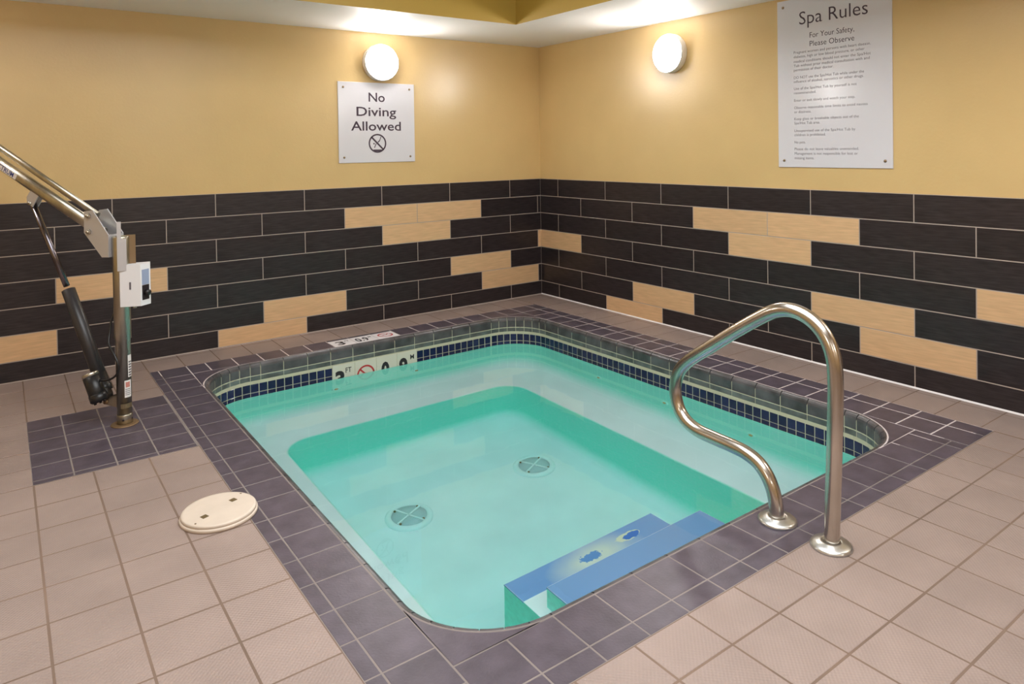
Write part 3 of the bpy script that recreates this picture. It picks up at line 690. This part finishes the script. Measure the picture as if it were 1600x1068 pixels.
# ------------------------------------------------------------------ signs
def sign(name, label, O, ux, nrm, w_, z0, z1):
    """O: lower left point at the wall; ux to the reader's right"""
    O = Vector(O); ux = Vector(ux); nrm = Vector(nrm)
    t = thing(name, label, 'sign', O)
    b = MB(); c = .003; h = z1 - z0
    rect = lambda e, d: [ux * e + Z3 * e + nrm * d, ux * (w_ - e) + Z3 * e + nrm * d, ux * (w_ - e) + Z3 * (h - e) + nrm * d, ux * e + Z3 * (h - e) + nrm * d]
    b.rings([rect(0, .001), rect(0, .006), rect(.0015, .0075)], sm=False); pn = b.build('panel', SIGNM, t)
    for x, z in ((.042, .042), (w_ - .042, .042), (.042, h - .042), (w_ - .042, h - .042)):
        b = MB(); b.lathe([(.0085, .0), (.0085, .010), (.005, .012), (.001, .012)], nrm, ux * x + Z3 * z, 12); b.build('screw', SCREWM, t)
    return t
def sign_text(t, name, lines, m, ux, nrm, bold=0):
    """lines: (text, x_left, width, z_base, cap height) in sign coordinates"""
    items = []
    for tx, x, w_, z, h in lines:
        items.append((text_mesh('x', tx, m, width=w_, height=h, bold=bold), frame(Vector(ux) * x + Z3 * z + Vector(nrm) * .0081, ux, Z3, nrm)))
    return obj(name, join_meshes(name, items), t)
s1w = (1, 0, 0); n1 = (0, -1, 0)
sg = sign('no_diving_sign', 'square white sign reading No Diving Allowed under the round lamp', (-1.919, 0, 1.242), s1w, n1, .640, 1.242, 1.862)
sign_text(sg, 'lettering', [('No', .247, .136, .4728, .073), ('Diving', .146, .333, .3610, .073), ('Allowed', .100, .418, .2485, .073)], INK, s1w, n1, .012)
cx, cz = .315, .148
b = MB(); yo = -.0081; cc = Vector((cx, yo, cz)); ring_text(b, cc, X3, Z3, .074, .0625, 48)
bar(b, (cx - .050, yo, cz + .050), (cx + .050, yo, cz - .050), X3, Z3, .013)
bar(b, (cx + .030, yo, cz + .052), (cx + .018, yo, cz + .022), X3, Z3, .006); bar(b, (cx + .020, yo, cz + .024), (cx + .004, yo, cz + .008), X3, Z3, .008)
bar(b, (cx - .012, yo, cz - .002), (cx - .026, yo, cz - .034), X3, Z3, .007)
ring_text(b, (cx - .029, yo, cz - .002), X3, Z3, .0065, .0005, 14)
k = b.add([(cx + .036 * math.cos(PI + PI * i / 12), yo, cz - .048 + .014 * math.sin(PI + PI * i / 12)) for i in range(13)]); b.face(list(range(k, k + 13)))
b.build('no_diving_symbol', INK, sg)
s2w = (0, -1, 0); n2 = (-1, 0, 0)
sp = sign('spa_rules_sign', 'tall white Spa Rules notice on the yellow right wall', (0, -2.497, 1.191), s2w, n2, .722, 1.191, 2.232)
sign_text(sp, 'lettering', [('Spa Rules', .155, .432, .877, .083), ('For Your Safety,', .224, .282, .789, .034), ('Please Observe', .224, .282, .737, .034)], INK, s2w, n2, -.004)
RULES = [[('Pregnant women and persons with heart disease,', 3.099, 1.893), ('diabetes, high or low blood pressure, or other', 3.063, 1.866), ('medical conditions should not enter the Spa/Hot', 3.099, 1.837), ('Tub without prior medical consultation with and', 3.092, 1.811), ('permission of their doctor.', 2.874, 1.785)],
         [('DO NOT use the Spa/Hot Tub while under the', 3.059, 1.738), ('influence of alcohol, narcotics or other drugs.', 3.057, 1.713)],
         [('Use of the Spa/Hot Tub by yourself is not', 3.015, 1.670), ('recommended.', 2.761, 1.643)], [('Enter or exit slowly and watch your step.', 3.005, 1.597)],
         [('Observe reasonable time limits to avoid nausea', 3.079, 1.552), ('or dizziness.', 2.727, 1.526)], [('Keep glass or breakable objects out of the', 3.026, 1.483), ('Spa/Hot Tub area.', 2.784, 1.457)],
         [('Unsupervised use of the Spa/Hot Tub by', 3.005, 1.410), ('children is prohibited.', 2.820, 1.384)], [('No pets.', 2.687, 1.339)],
         [('Please do not leave valuables unattended.', 3.025, 1.297), ('Management is not responsible for lost or', 3.019, 1.269), ('missing items.', 2.744, 1.241)]]
for par in RULES:
    sign_text(sp, 'rule_text', [(tx, .115, r_ - 2.612, z - 1.191, .0168) for tx, r_, z in par], GREYINK, s2w, n2, -.006)

# ------------------------------------------------------------------ round wall lamps
def lamp(loc, nrm, label):
    t = thing('wall_lamp', label, 'lamp', loc, 'round wall lamps')
    b = MB(); b.lathe([(.140, 0), (.143, .006), (.143, .054), (.139, .058), (.134, .056), (.130, .040)], nrm, n=48); b.build('base', LAMPRIM, t)
    b = MB(); b.lathe([(.133, .040), (.133, .056), (.125, .072), (.104, .086), (.07, .095), (.03, .099), (.001, .0995)], nrm, n=48); b.build('diffuser', GLOW, t, label='glowing opal diffuser')
    return t
lamp((-1.575, 0, 2.018), (0, -1, 0), 'lit round lamp above the No Diving sign')
lamp((0, -1.612, 2.010), (-1, 0, 0), 'lit round lamp on the right wall left of the Spa Rules notice')
lamp((-4.75, 0, 2.015), (0, -1, 0), 'round lamp on the left wall beyond the pool lift')
lamp((0, -4.95, 2.015), (-1, 0, 0), 'added unseen round lamp on the right wall beyond the Spa Rules notice')  # from here on: assumed lamps out of view, added to light the deck
lamp((ROOM_X, -5.8, 2.015), (1, 0, 0), 'added unseen round lamp on the wall facing the right wall')
lamp((-1.9, ROOM_Y, 2.015), (0, 1, 0), 'added unseen round lamp on the wall facing the left wall, nearer the right wall')
lamp((-4.4, ROOM_Y, 2.015), (0, 1, 0), 'added unseen round lamp on the wall facing the left wall, farther from the right wall')
print('floor tiles', NT[0], 'mosaic', nm)
